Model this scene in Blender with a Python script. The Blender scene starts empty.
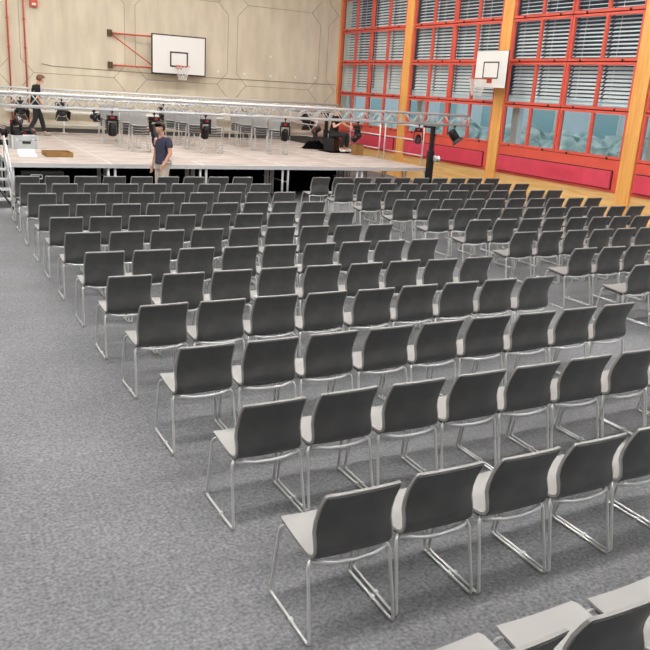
import bpy, bmesh, math, random
from mathutils import Vector, Matrix
random.seed(7)
PI = math.pi
SC = bpy.context.scene
COL = SC.collection
rnd = random.uniform

# ------------------------------------------------------------------ camera
R_ = Vector((0.884454, -0.462709, 0.060342)); U_ = Vector((0.08389, 0.284881, 0.954885)); F_ = Vector((0.459024, 0.83949, -0.29078))
EYE = Vector((0, 0, 2.5153)); FPX = 768.2
cam = bpy.data.cameras.new('camera'); camo = bpy.data.objects.new('camera', cam); COL.objects.link(camo)
m3 = Matrix((R_, U_, -F_)).transposed()
camo.matrix_world = Matrix.Translation(EYE) @ m3.to_4x4()
cam.sensor_width = 36; cam.lens = 36 * FPX / 650; cam.clip_end = 200; cam.clip_start = .05
SC.camera = camo

def project(p):
    d = Vector(p) - EYE; z = d.dot(F_)
    if z < .15: return None
    return (325 + FPX * d.dot(R_) / z, 325 - FPX * d.dot(U_) / z)

def in_frame(x, y, zs=(0, .8), r=.25, pad=2):
    pts = [project((x + a, y + b, z)) for a in (-r, r) for b in (-.05, .5) for z in zs]
    pts = [p for p in pts if p]
    if len(pts) < 6: return False
    xs = [p[0] for p in pts]; ys = [p[1] for p in pts]
    return max(xs) > pad and min(xs) < 650 - pad and max(ys) > pad and min(ys) < 650 - pad

# ------------------------------------------------------------------ materials
def lin(c):
    return tuple(((v / 255) / 12.92 if v / 255 <= .04045 else ((v / 255 + .055) / 1.055) ** 2.4) for v in c)

def mat(name, rgb, rough=.5, metal=0, noise=None, bump=None, spec=.5, rgb2=None, trans=0, stretch=None, coat=0, detail=5):
    """noise = (scale, amount) or with rgb2 a blend of two colours; bump = (scale, strength)"""
    m = bpy.data.materials.new(name); m.use_nodes = True
    nt = m.node_tree; b = nt.nodes['Principled BSDF']
    c = lin(rgb)
    b.inputs['Base Color'].default_value = (*c, 1); b.inputs['Roughness'].default_value = rough
    b.inputs['Metallic'].default_value = metal; b.inputs['Specular IOR Level'].default_value = spec
    b.inputs['Coat Weight'].default_value = coat
    tc = nt.nodes.new('ShaderNodeTexCoord'); mp = nt.nodes.new('ShaderNodeMapping')
    nt.links.new(tc.outputs['Object'], mp.inputs[0])
    if stretch: mp.inputs['Scale'].default_value = stretch
    if noise:
        n = nt.nodes.new('ShaderNodeTexNoise'); n.inputs['Scale'].default_value = noise[0]; n.inputs['Detail'].default_value = detail
        nt.links.new(mp.outputs[0], n.inputs['Vector'])
        r = nt.nodes.new('ShaderNodeValToRGB'); nt.links.new(n.outputs['Fac'], r.inputs[0])
        if rgb2: c2 = lin(rgb2); c1 = c
        else: c1 = tuple(v * (1 - noise[1]) for v in c); c2 = tuple(min(1, v * (1 + noise[1])) for v in c)
        r.color_ramp.elements[0].position = .34; r.color_ramp.elements[1].position = .66
        r.color_ramp.elements[0].color = (*c1, 1); r.color_ramp.elements[1].color = (*c2, 1)
        nt.links.new(r.outputs[0], b.inputs['Base Color'])
    if bump:
        n = nt.nodes.new('ShaderNodeTexNoise'); n.inputs['Scale'].default_value = bump[0]; n.inputs['Detail'].default_value = 3
        nt.links.new(mp.outputs[0], n.inputs['Vector'])
        bp = nt.nodes.new('ShaderNodeBump'); bp.inputs['Strength'].default_value = bump[1]; bp.inputs['Distance'].default_value = .01
        nt.links.new(n.outputs['Fac'], bp.inputs['Height']); nt.links.new(bp.outputs[0], b.inputs['Normal'])
    return m

def mat_floor():
    m = bpy.data.materials.new('grey needlefelt carpet'); m.use_nodes = True; nt = m.node_tree; b = nt.nodes['Principled BSDF']
    tc = nt.nodes.new('ShaderNodeTexCoord')
    def noi(s, d): 
        n = nt.nodes.new('ShaderNodeTexNoise'); n.inputs['Scale'].default_value = s; n.inputs['Detail'].default_value = d
        nt.links.new(tc.outputs['Object'], n.inputs['Vector']); return n
    a = noi(48, 4); c = noi(1.1, 6); g = noi(16, 4)
    r = nt.nodes.new('ShaderNodeValToRGB'); nt.links.new(a.outputs['Fac'], r.inputs[0])
    r.color_ramp.elements[0].position = .32; r.color_ramp.elements[1].position = .68
    r.color_ramp.elements[0].color = (*lin((98, 98, 100)), 1); r.color_ramp.elements[1].color = (*lin((138, 138, 140)), 1)
    r2 = nt.nodes.new('ShaderNodeValToRGB'); nt.links.new(c.outputs['Fac'], r2.inputs[0])
    r2.color_ramp.elements[0].position = .3; r2.color_ramp.elements[1].position = .7
    r2.color_ramp.elements[0].color = (.84, .84, .84, 1); r2.color_ramp.elements[1].color = (1.1, 1.1, 1.1, 1)
    r3 = nt.nodes.new('ShaderNodeValToRGB'); nt.links.new(g.outputs['Fac'], r3.inputs[0])
    r3.color_ramp.elements[0].position = .3; r3.color_ramp.elements[1].position = .7
    r3.color_ramp.elements[0].color = (.85, .85, .85, 1); r3.color_ramp.elements[1].color = (1.1, 1.1, 1.1, 1)
    def mul(x, y):
        mx = nt.nodes.new('ShaderNodeMix'); mx.data_type = 'RGBA'; mx.blend_type = 'MULTIPLY'; mx.inputs[0].default_value = 1
        nt.links.new(x, mx.inputs[6]); nt.links.new(y, mx.inputs[7]); return mx.outputs[2]
    nt.links.new(mul(mul(r.outputs[0], r2.outputs[0]), r3.outputs[0]), b.inputs['Base Color'])
    b.inputs['Roughness'].default_value = .75; b.inputs['Specular IOR Level'].default_value = .25
    bp = nt.nodes.new('ShaderNodeBump'); bp.inputs['Strength'].default_value = .5; bp.inputs['Distance'].default_value = .004
    nt.links.new(a.outputs['Fac'], bp.inputs['Height']); nt.links.new(bp.outputs[0], b.inputs['Normal'])
    return m

def mat_wood(name, c1, c2, sc, axis='Z', rough=.45):
    m = bpy.data.materials.new(name); m.use_nodes = True; nt = m.node_tree; b = nt.nodes['Principled BSDF']
    tc = nt.nodes.new('ShaderNodeTexCoord'); mp = nt.nodes.new('ShaderNodeMapping')
    s = {'Z': (8, 8, .5), 'Y': (8, .5, 8), 'X': (.5, 8, 8)}[axis]; mp.inputs['Scale'].default_value = s
    n = nt.nodes.new('ShaderNodeTexNoise'); n.inputs['Scale'].default_value = sc; n.inputs['Detail'].default_value = 6; n.inputs['Distortion'].default_value = .6
    nt.links.new(tc.outputs['Object'], mp.inputs[0]); nt.links.new(mp.outputs[0], n.inputs['Vector'])
    r = nt.nodes.new('ShaderNodeValToRGB'); r.color_ramp.elements[0].position = .3; r.color_ramp.elements[1].position = .7
    r.color_ramp.elements[0].color = (*lin(c1), 1); r.color_ramp.elements[1].color = (*lin(c2), 1)
    nt.links.new(n.outputs['Fac'], r.inputs[0]); nt.links.new(r.outputs[0], b.inputs['Base Color']); b.inputs['Roughness'].default_value = rough
    return m

def mat_emit(name, rgb, s):
    m = bpy.data.materials.new(name); m.use_nodes = True; nt = m.node_tree; nt.nodes.clear()
    e = nt.nodes.new('ShaderNodeEmission'); e.inputs[0].default_value = (*rgb, 1); e.inputs[1].default_value = s
    o = nt.nodes.new('ShaderNodeOutputMaterial'); nt.links.new(e.outputs[0], o.inputs[0]); return m

def mat_glass():
    m = bpy.data.materials.new('window glass'); m.use_nodes = True; nt = m.node_tree; nt.nodes.clear()
    t = nt.nodes.new('ShaderNodeBsdfTransparent'); t.inputs[0].default_value = (.95, .975, .975, 1)
    g = nt.nodes.new('ShaderNodeBsdfGlossy'); g.inputs['Roughness'].default_value = .03
    f = nt.nodes.new('ShaderNodeFresnel'); f.inputs[0].default_value = 1.5
    mx = nt.nodes.new('ShaderNodeMixShader'); o = nt.nodes.new('ShaderNodeOutputMaterial')
    ge = nt.nodes.new('ShaderNodeNewGeometry'); sb = nt.nodes.new('ShaderNodeMath'); sb.operation = 'SUBTRACT'; sb.use_clamp = True
    nt.links.new(f.outputs[0], sb.inputs[0]); nt.links.new(ge.outputs['Backfacing'], sb.inputs[1]); nt.links.new(sb.outputs[0], mx.inputs[0]); nt.links.new(t.outputs[0], mx.inputs[1]); nt.links.new(g.outputs[0], mx.inputs[2]); nt.links.new(mx.outputs[0], o.inputs[0])
    return m

M = dict(
    floor=mat_floor(),
    concrete=mat('beige concrete', (208, 196, 172), .85, noise=(1.6, .06), rgb2=(225, 213, 190), bump=(30, .25), detail=9, stretch=(1.6, 1, .45)),
    groove=mat('concrete joint', (132, 122, 104), .9),
    plaster=mat('grey plaster', (92, 90, 86), .9, noise=(3, .05)),
    ceil=mat('ceiling panel', (190, 188, 182), .9, noise=(3, .05)),
    wood=mat_wood('honey pine', (232, 176, 104), (248, 206, 140), 2.0, 'Y'),
    woodz=mat_wood('honey pine post', (236, 160, 78), (248, 188, 106), 2.0, 'Z'),
    red=mat('orange red lacquer', (230, 94, 76), .4, noise=(2, .05)),
    redpanel=mat('crimson panel', (226, 74, 94), .45, noise=(3, .06)),
    redpipe=mat('red pipe paint', (208, 90, 64), .45),
    gap=mat('dark gap', (34, 22, 20), .9),
    glass=mat_glass(),
    slat=mat('blind slat', (236, 236, 234), .5, noise=(1.5, .06)),
    shell=mat('light grey plastic', (150, 147, 144), .42, noise=(3, .04)),
    cover=mat('anthracite plastic', (80, 80, 80), .32, noise=(9, .12), bump=(160, .08)),
    chrome=mat('satin chrome tube', (222, 222, 220), .3, metal=.55),
    alu=mat('aluminium', (218, 218, 218), .35, metal=.5),
    alu_w=mat('matt aluminium', (218, 218, 218), .45, metal=.35),
    deck=mat('worn plywood deck', (168, 152, 142), .7, rgb2=(200, 188, 180), noise=(2.6, .1), detail=10, stretch=(.6, 2.2, 1), bump=(40, .2)),
    black=mat('black paint', (22, 22, 23), .45),
    blackcloth=mat('black molton', (9, 9, 10), .95, spec=.1),
    rubber=mat('black rubber', (20, 20, 20), .8),
    lens=mat('lens glass', (84, 48, 56), .08, coat=1),
    lensd=mat('dark lens', (46, 46, 60), .05, coat=1),
    redlab=mat('red label', (190, 44, 44), .4),
    white=mat('white board', (238, 236, 230), .4),
    ink=mat('black line paint', (28, 28, 30), .5),
    net=mat('white net', (235, 232, 226), .8),
    paper=mat('white paper', (236, 234, 230), .8),
    card=mat('brown cardboard', (150, 112, 62), .8, noise=(5, .2)),
    carddark=mat('dark wood', (92, 70, 44), .8),
    case=mat('silver laminate', (176, 178, 178), .4, noise=(6, .05)),
    casegrip=mat('grip black', (30, 30, 30), .5),
    skin=mat('skin', (212, 160, 134), .55), hairb=mat('dark brown hair', (40, 28, 22), .7), hairr=mat('cropped brown hair', (120, 84, 62), .8),
    tee=mat('slate blue cotton', (60, 60, 80), .9, noise=(20, .1)), khaki=mat('beige cotton', (196, 184, 168), .9, noise=(20, .06)),
    blacktee=mat('black cotton', (26, 28, 28), .9, noise=(20, .1)), blacktr=mat('black trousers', (34, 34, 34), .85, noise=(20, .1)),
    shoe=mat('grey shoe', (150, 146, 140), .7), shoew=mat('white shoe', (225, 225, 222), .6), eye=mat('eye', (20, 16, 14), .3),
    glassteal=mat('teal glazing', (150, 190, 196), .3),
    navy=mat('dark blue facade', (34, 34, 54), .8, noise=(1, .1)),
    hedge=mat('hedge leaf', (126, 166, 164), .8, rgb2=(222, 234, 228), noise=(2.2, .3), bump=(12, 1)),
    grass=mat('lawn outside', (150, 186, 178), .9, noise=(4, .2)),
    facade=mat('pale facade', (214, 226, 232), .8, noise=(1, .05)),
)

# ------------------------------------------------------------------ mesh helpers
def obj(name, bm, m, parent=None, smooth=False, loc=None, rot=None):
    me = bpy.data.meshes.new(name)
    bmesh.ops.recalc_face_normals(bm, faces=bm.faces[:])
    bm.to_mesh(me); bm.free()
    for mm in (m if isinstance(m, (list, tuple)) else [m]): me.materials.append(mm)
    if smooth:
        me.polygons.foreach_set('use_smooth', [True] * len(me.polygons))
    o = bpy.data.objects.new(name, me); COL.objects.link(o)
    if parent: o.parent = parent
    if loc is not None: o.location = loc
    if rot is not None: o.rotation_euler = rot
    return o

def tag(o, label, cat, group=None, kind=None):
    o['label'] = label; o['category'] = cat
    if group: o['group'] = group
    if kind: o['kind'] = kind
    return o

def thing(name, label, cat, loc=(0, 0, 0), rz=0, group=None):
    o = bpy.data.objects.new(name, None); COL.objects.link(o); o.empty_display_size = .1
    o.location = loc; o.rotation_euler = (0, 0, rz); return tag(o, label, cat, group)

def struct(name, bm, m, parent=None, label=None):
    o = obj(name, bm, m, parent)
    if not parent: o['kind'] = 'structure'
    if label: o['label'] = label
    return o

def kids(o): return [c for c in KID.get(o.name, [])]
def build_kids():
    KID.clear()
    for o in COL.objects:
        if o.parent: KID.setdefault(o.parent.name, []).append(o)
KID = {}
def dup(root, loc, rz, label=None, group=None):
    r = root.copy(); COL.objects.link(r); r.location = loc; r.rotation_euler = (0, 0, rz)
    if label: r['label'] = label
    if group: r['group'] = group
    for ch in kids(root):
        c = ch.copy(); COL.objects.link(c); c.parent = r
        for g in kids(ch):
            d = g.copy(); COL.objects.link(d); d.parent = c
    return r

def B(): return bmesh.new()
def box(bm, x0, x1, y0, y1, z0, z1, mi=0, bev=0):
    r = bmesh.ops.create_cube(bm, size=1, matrix=Matrix.Translation(((x0 + x1) / 2, (y0 + y1) / 2, (z0 + z1) / 2)) @ Matrix.Diagonal((abs(x1 - x0), abs(y1 - y0), abs(z1 - z0), 1)))
    fs = set(f for v in r['verts'] for f in v.link_faces)
    for f in fs: f.material_index = mi
    if bev:
        es = list(set(e for v in r['verts'] for e in v.link_edges))
        rr = bmesh.ops.bevel(bm, geom=es, offset=bev, segments=2, affect='EDGES', profile=.6)
        for f in rr['faces']: f.material_index = mi
    return bm

def tube(bm, pts, r, n=8, closed=False, cap=True, mi=0, rads=None):
    pts = [Vector(p) for p in pts]; N = len(pts)
    T = []
    for i in range(N):
        if closed: t = (pts[(i + 1) % N] - pts[i]).normalized() + (pts[i] - pts[i - 1]).normalized()
        elif i == 0: t = pts[1] - pts[0]
        elif i == N - 1: t = pts[-1] - pts[-2]
        else: t = (pts[i + 1] - pts[i]).normalized() + (pts[i] - pts[i - 1]).normalized()
        T.append(t.normalized())
    up = Vector((0, 0, 1)) if abs(T[0].z) < .9 else Vector((1, 0, 0))
    a = T[0].cross(up).normalized(); rings = []
    for i in range(N):
        a = (a - T[i] * a.dot(T[i])).normalized(); b = T[i].cross(a)
        rr = rads[i] if rads else r
        rings.append([bm.verts.new(pts[i] + (a * math.cos(2 * PI * k / n) + b * math.sin(2 * PI * k / n)) * rr) for k in range(n)])
    for i in range(N if closed else N - 1):
        p, q = rings[i], rings[(i + 1) % N]
        for k in range(n):
            f = bm.faces.new((p[k], p[(k + 1) % n], q[(k + 1) % n], q[k])); f.smooth = True; f.material_index = mi
    if cap and not closed:
        f = bm.faces.new(rings[0][::-1]); f.material_index = mi; f = bm.faces.new(rings[-1]); f.material_index = mi
    return bm

def fillet(pts, r, n=4):
    pts = [Vector(p) for p in pts]; out = [pts[0]]
    for i in range(1, len(pts) - 1):
        a = (pts[i - 1] - pts[i]); b = (pts[i + 1] - pts[i]); d = min(r, a.length * .45, b.length * .45)
        p = pts[i] + a.normalized() * d; q = pts[i] + b.normalized() * d
        for k in range(n + 1):
            t = k / n; out.append(p * (1 - t) ** 2 + pts[i] * 2 * t * (1 - t) + q * t * t)
    out.append(pts[-1]); return out

def lathe(bm, prof, n=20, mtx=None, mi=0):
    rings = []
    for r, z in prof:
        rings.append([bm.verts.new(((mtx or Matrix()) @ Vector((r * math.cos(2 * PI * k / n), r * math.sin(2 * PI * k / n), z)))) for k in range(n)])
    for i in range(len(rings) - 1):
        for k in range(n):
            f = bm.faces.new((rings[i][k], rings[i][(k + 1) % n], rings[i + 1][(k + 1) % n], rings[i + 1][k])); f.smooth = True; f.material_index = mi
    f = bm.faces.new(rings[0][::-1]); f.material_index = mi; f = bm.faces.new(rings[-1]); f.material_index = mi
    return bm

# ------------------------------------------------------------------ room shell
XR = 13.9; YB = 25.6; XL = -6.5; YF = -5.0; ZC = 7.3
struct('floor', box(B(), XL - .2, XR + .4, YF - .2, YB + .3, -.2, 0), M['floor'])
struct('ceiling', box(B(), XL - .2, XR + .4, YF - .2, YB + .3, ZC, ZC + .2), M['ceil'])
struct('wall_back', box(B(), XL - .2, XR + .4, YB, YB + .3, 0, ZC), M['concrete'])
struct('wall_left', box(B(), XL - .2, XL, YF, YB, 0, ZC), M['plaster'])
struct('wall_front', box(B(), XL, XR, YF - .2, YF, 0, ZC), M['plaster'])
# right wall: wooden base below the glazing, lintel above
WZ = 0.72; TOPZ = 6.66
struct('wall_right', box(box(B(), XR, XR + .3, YF, YB, 0, WZ), XR, XR + .3, YF, YB, TOPZ, ZC), M['wood'])

# concrete joints on the back wall: octagonal formwork pattern (thin recessed strips)
def strip(pts, w, name='trim_1', off=.004):
    bm = B(); P2 = [Vector((x, 0, z)) for x, z in pts]
    tube(bm, [Vector((p.x, YB - off * .2, p.z)) for p in P2], w, 6)
    return struct(name, bm, M['groove'])
ti = [1]
def groove(pts, w=.007):
    strip(pts, w, 'trim_%d' % ti[0]); ti[0] += 1
xcs = [-3.86, -.44, 2.98, 6.40, 9.82, 13.24]
for i, xc in enumerate(xcs):
    for s in (-1, 1):
        if xc + s * .165 > XR - .1: continue
        e = xc + s * .52
        if e > XR: e = XR - .05
        groove([(xc + s * .43, 2.13), (xc, 2.52)][:1] + [(xc + s * .52 - s * .0, 2.52)] if False else [(xc + s * .165, 2.12), (xc + s * .52, 2.52)])
        groove([(xc + s * .52, 2.52), (xc + s * .165, 2.9), (xc + s * .165, 4.71), (xc + s * .52, 5.07)] if xc + s * .52 < XR else [(xc + s * .165, 2.9), (xc + s * .165, 4.71)])
        groove([(xc + s * .52, 5.07), (xc + s * .165, 5.45), (xc + s * .165, 7.2)] if xc + s * .52 < XR else [(xc + s * .165, 5.45), (xc + s * .165, 7.2)])
    if i < len(xcs) - 1:
        a, b = xc + .52, min(xcs[i + 1] - .52, XR)
        groove([(a, 2.52), (b, 2.52)]); groove([(a, 5.07), (b, 5.07)])
cb = B(); tube(cb, [(3.73, YB - .012, 2.79), (4.04, YB - .012, 2.74), (9, YB - .012, 2.71), (13.8, YB - .012, 2.75)], .009, 6)
tag(obj('wall_cable', cb, M['groove']), 'thin dark cable running level along the beige concrete wall', 'cable')
for k, (x, z) in enumerate([(11.21, 3.53), (11.23, 2.9), (9.33, 2.93), (10.27, 2.91), (12.18, 2.92), (12.95, 2.93)]):
    lb = ['upper white round wall disc, above its twin right of the basketball hoop', 'lower white round wall disc, right below the single upper disc',
          'small white wall disc nearest the big basketball backboard', 'second small white wall disc right of the big backboard',
          'small white wall disc, second from the window corner', 'small white wall disc nearest the window corner'][k]
    bm = B(); lathe(bm, [(.001, 0), (.035, 0), (.04, -.012), (.04, -.02)], 14, Matrix.Translation((x, YB - .02, z)) @ Matrix.Rotation(PI / 2, 4, 'X') @ Matrix.Scale(-1, 4, (0, 0, 1)))
    for v in bm.verts: v.co.y = YB - .012 + (v.co.y - (YB - .02)) * .2
    tag(obj('wall_disc', bm, M['white']), lb, 'wall fitting', 'white discs on the concrete wall')
# white ledge pipes low on the back wall (above the stage deck)
for k, (z, r) in enumerate([(1.40, .045), (1.02, .03)]):
    t = thing('wall_rail', ['upper thick white rail low on the concrete wall behind the stage', 'lower thin white rail low on the concrete wall behind the stage'][k], 'rail', (0, YB - .12, z), 0, 'white rails on the back wall')
    bm = B(); tube(bm, [(2.6, 0, 0), (13.4, 0, 0)], r, 10); obj('rail_tube', bm, M['white'], t)
    for x in (3.0, 5.5, 8.0, 10.5, 13.0):
        obj('bracket', box(B(), x - .02, x + .02, 0, .12, -.02, .02), M['white'], t)
struct('shadow_strip_back', box(B(), XL, XR, YB - .03, YB, .0, .92), M['plaster'])  # dark strip standing in for the shadow gap behind the deck
# red pipes
for k, x in enumerate((2.82, 3.28)):
    t = thing('red_pipe', ['left one of two red pipes running down the concrete wall', 'right one of two red pipes running down the concrete wall'][k], 'pipe', (x, YB - .07, 0), 0, 'red pipes on the wall')
    bm = B(); tube(bm, [(0, 0, 1.0), (0, 0, 7.2)], .023, 12); obj('pipe_tube', bm, M['redpipe'], t)
    for z in (1.2, 3.2, 4.0, 5.8):
        bm = B(); box(bm, -.04, .04, -.035, .07, z - .015, z + .015); obj('clamp', bm, M['redpipe'], t)
t = thing('fire_alarm_box', 'orange red box high on the concrete wall beside the red pipes', 'alarm box', (3.57, YB, 4.36))
obj('housing', box(B(), -.11, .11, -.12, 0, 0, .42, bev=.01), M['redpipe'], t)
obj('front_plate', box(B(), -.05, .05, -.125, -.118, .05, .10), M['white'], t)
obj('lamp', lathe(B(), [(.05, 0), (.05, .04), (.02, .07)], 14, Matrix.Translation((0, -.12, .3)) @ Matrix.Rotation(PI / 2, 4, 'X')), M['redlab'], t)

# ------------------------------------------------------------------ window wall
pil = [25.72, 21.15, 16.6, 12.05, 7.5, 2.95]
for i, y in enumerate(pil):
    y1 = min(y + .195, YB)
    struct('trim_%d' % ti[0], box(B(), XR - .05, XR + .12, y - .195, y1, 0, ZC), M['woodz']); ti[0] += 1
rows = [1.43, 2.48, 3.52, 4.56, 5.61, 6.66]
wn = 1
ORD = ['lowest', 'second', 'third', 'fourth', 'top']
for bi in range(4):
    yr = pil[bi] - .2; yl = pil[bi + 1] + .2; ym = (yr + yl) / 2
    yr = min(yr, YB - .08)
    # red sill zone with a crimson panel
    bm = B(); box(bm, XR - .02, XR + .25, yl, yr, WZ, 1.43)
    struct('trim_%d' % ti[0], bm, M['red']); ti[0] += 1
    bm = B(); box(bm, XR - .035, XR - .02, yl + .17, yr - .07, .785, 1.205)
    struct('trim_%d' % ti[0], bm, M['gap']); ti[0] += 1
    t = thing('wall_panel', ['crimson wall panel under the window bay next to the concrete wall', 'crimson wall panel under the second window bay, behind the black truss tower', 'long crimson wall panel with ridges, under the large bay right of the small backboard', 'crimson wall panel at the right picture edge'][bi], 'panel', (XR - .05, (yl + yr) / 2, .8), 0, 'crimson panels under the windows')
    L = (yr - yl - .27) / 2; bm = B(); box(bm, -.02, .015, -L + .05, L + .05, 0, .385, bev=.004)
    obj('panel_board', bm, M['redpanel'], t)
    bm = B()
    for z in (.11, .17, .23, .29): box(bm, -.03, -.018, -L * .55, L * .25, z, z + .022)
    obj('grip_ridges', bm, M['redpanel'], t)
    for ci, (a, b) in enumerate(((ym, yr), (yl, ym))):
        for ri in range(5):
            z0, z1 = rows[ri], rows[ri + 1]
            w = bpy.data.objects.new('window_%d' % wn, None); COL.objects.link(w); w['kind'] = 'structure'; w.location = (XR, (a + b) / 2, z0)
            wn += 1
            hw = (b - a) / 2; H = z1 - z0; fw = .07
            bm = B()
            box(bm, -.03, .05, -hw + .012, -hw + fw, .012, H - .012, bev=.006); box(bm, -.03, .05, hw - fw, hw - .012, .012, H - .012, bev=.006)
            box(bm, -.028, .05, -hw + fw, hw - fw, .012, fw); box(bm, -.028, .05, -hw + fw, hw - fw, H - fw, H - .012)
            obj('window_frame', bm, M['red'], w)
            bm = B(); box(bm, .0, .08, -hw, hw, 0, H); 
            bm.free(); bm = B()
            for (p, q, r, s) in ((-hw, -hw + .03, 0, H), (hw - .03, hw, 0, H), (-hw, hw, 0, .03), (-hw, hw, H - .03, H)):
                box(bm, .02, .1, p, q, r, s)
            obj('outer_frame', bm, M['gap'], w)
            obj('mullion', box(B(), -.03, .05, -.035, .035, fw, H - fw, bev=.006), M['red'], w)
            for s in (-1, 1):
                y0, y1 = (.035, hw - fw) if s > 0 else (-hw + fw, -.035)
                obj('pane', box(B(), .01, .016, y0, y1, fw, H - fw), M['glass'], w)
            for s in (-.5, .5):
                obj('hinge', box(B(), -.045, -.028, s * hw * 1.2 - .02, s * hw * 1.2 + .02, .0, .05), M['gap'], w)
    # external venetian blinds, one for each half-column
    bay = ['the bay beside the concrete wall', 'the second bay from the concrete wall', 'the bay right of the small backboard', 'the bay at the right picture edge'][bi]
    q4 = (yr - yl) / 4
    for k in range(4):
        ya = yr - (k + 1) * q4 + .03; yb = yr - k * q4 - .03
        if bi == 3 and k > 1: continue
        tilt = {0: (40, 24, 44, 36), 1: (30, 28, 26, 24), 2: (25, 23, 21, 24), 3: (24, 26, 24, 24)}[bi][k]
        t = thing('venetian_blind', 'half-lowered pale slat blind, %s from the left in %s' % (['first', 'second', 'third', 'fourth'][k], bay), 'blind', (XR + .2, (ya + yb) / 2, 2.5), 0, 'slat blinds outside the windows')
        bm = B(); hw = (yb - ya) / 2; z = .02; n = 0
        while z < TOPZ - 2.62:
            row = int((z + 2.5 - 2.48) / 1.04)
            tl = math.radians(tilt + [14, 4, -4, 4][min(row, 3)] + rnd(-2.5, 2.5))
            if bi <= 1 and row == 3: tl += math.radians(12)
            c, s_ = math.cos(tl) * .047, math.sin(tl) * .047
            # slightly arched slat: two strips
            up = Vector((-s_, 0, c)) * .12
            P = [Vector((-c, 0, -s_)), Vector((0, 0, 0)) + up, Vector((c, 0, s_))]
            vs = []
            for pp in P:
                for dz in (0, .0025):
                    vs.append([bm.verts.new((pp.x, -hw, z + pp.z + dz)), bm.verts.new((pp.x, hw, z + pp.z + dz))])
            for a_, b_ in ((0, 2), (2, 4), (1, 3), (3, 5), (0, 1), (4, 5)):
                bm.faces.new((vs[a_][0], vs[a_][1], vs[b_][1], vs[b_][0]))
            z += .0865; n += 1
        obj('slats', bm, M['slat'], t)
        bm = B()
        for yy in (-hw * .7, hw * .7): box(bm, .038, .041, yy - .006, yy + .006, 0, TOPZ - 2.6)
        obj('ladder_tape', bm, M['slat'], t)
        obj('head_box', box(B(), -.05, .05, -hw, hw, TOPZ - 2.62, TOPZ - 2.5), M['slat'], t)
# the world outside, dim daylight
struct('ground_outside', box(B(), XR + .4, XR + 45, -20, 70, -.25, -.05), M['grass'])
for k, y in enumerate((25.38, 20.95, 16.42, 11.9, 7.4)):
    o = obj('outside_column', box(B(), 14.35, 14.5, y - .13, y + .13, -.05, 2.46), M['facade'])
    tag(o, ['low pale square column outside the window bay next to the concrete wall', 'low pale square column outside the second window bay', 'low pale square column outside, seen through the bay right of the small backboard', 'low pale square column outside the window bay at the right picture edge', 'low pale square column outside beyond the right picture edge'][k], 'column', 'columns outside the windows')
bm = B()
for k in range(200):
    x = 24 + rnd(0, 2.2); y = 8 + k * .26; r = rnd(.4, .95)
    bmesh.ops.create_icosphere(bm, subdivisions=2, radius=r, matrix=Matrix.Translation((x, y, r * .7)))
for v in bm.verts: v.co += Vector((rnd(-.16, .16), rnd(-.16, .16), rnd(-.16, .16)))
tag(obj('hedge', bm, M['hedge']), 'blue-green hedge outside beyond the windows', 'hedge', kind='stuff')
t = thing('backdrop_building', 'added dark blue building outside that hides the sky, pale ground floor, behind the hedge', 'building', (33, 30, -.05))  # added backdrop: hides the sky so gaps between slats stay dark
obj('wall', box(B(), -2, 2, -26, 45, 3.0, 18), M['navy'], t)
obj('ground_floor', box(B(), -1.8, 2, -26, 45, 0, 3.0), M['facade'], t)
obj('roof', box(B(), -2.4, 2.4, -26.4, 45.4, 18, 18.3), M['plaster'], t)
for k in range(15):
    f = obj('window', box(B(), -1.85, -1.78, -24 + k * 4.4, -22 + k * 4.4, 1.0, 2.4), M['white'], t)
    obj('pane', box(B(), -1.88, -1.85, -23.9 + k * 4.4, -22.1 + k * 4.4, 1.1, 2.3), M['glassteal'], f)

# ------------------------------------------------------------------ the chair
PROF = [(.440, .446), (.433, .456), (.40, .460), (.33, .457), (.26, .450), (.19, .444), (.135, .440), (.10, .443), (.070, .456), (.054, .480), (.051, .520),
        (.055, .575), (.055, .625), (.044, .69), (.020, .76), (.004, .795), (.001, .803)]
def halfw(i):
    n = len(PROF) - 1
    w = [.196, .208, .217, .219, .219, .218, .216, .214, .212, .212, .212, .211, .209, .207, .205, .200, .190]
    return w[i]
def shell_pt(i, u, off=0, wsub=0):
    y, z = PROF[i]; a = PROF[max(i - 1, 0)]; b = PROF[min(i + 1, len(PROF) - 1)]
    ty, tz = b[0] - a[0], b[1] - a[1]; l = math.hypot(ty, tz); ny, nz = -tz / l, ty / l   # outward (back / below) normal
    # direction runs seat front -> top: tangent (-y, then +z); outward = (-, -)
    ny, nz = (-abs(tz) / l, -abs(ty) / l)
    k = min(max((z - .45) / .12, 0), 1)
    cup = abs(u) ** 3 * k * (.034 - .026 * min(max((z - .60) / .18, 0), 1))
    sag = .006 * u * u * (1 - k)
    w = halfw(i) - wsub
    return Vector((u * w, y + cup + ny * off, z + sag + nz * off))
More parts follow.
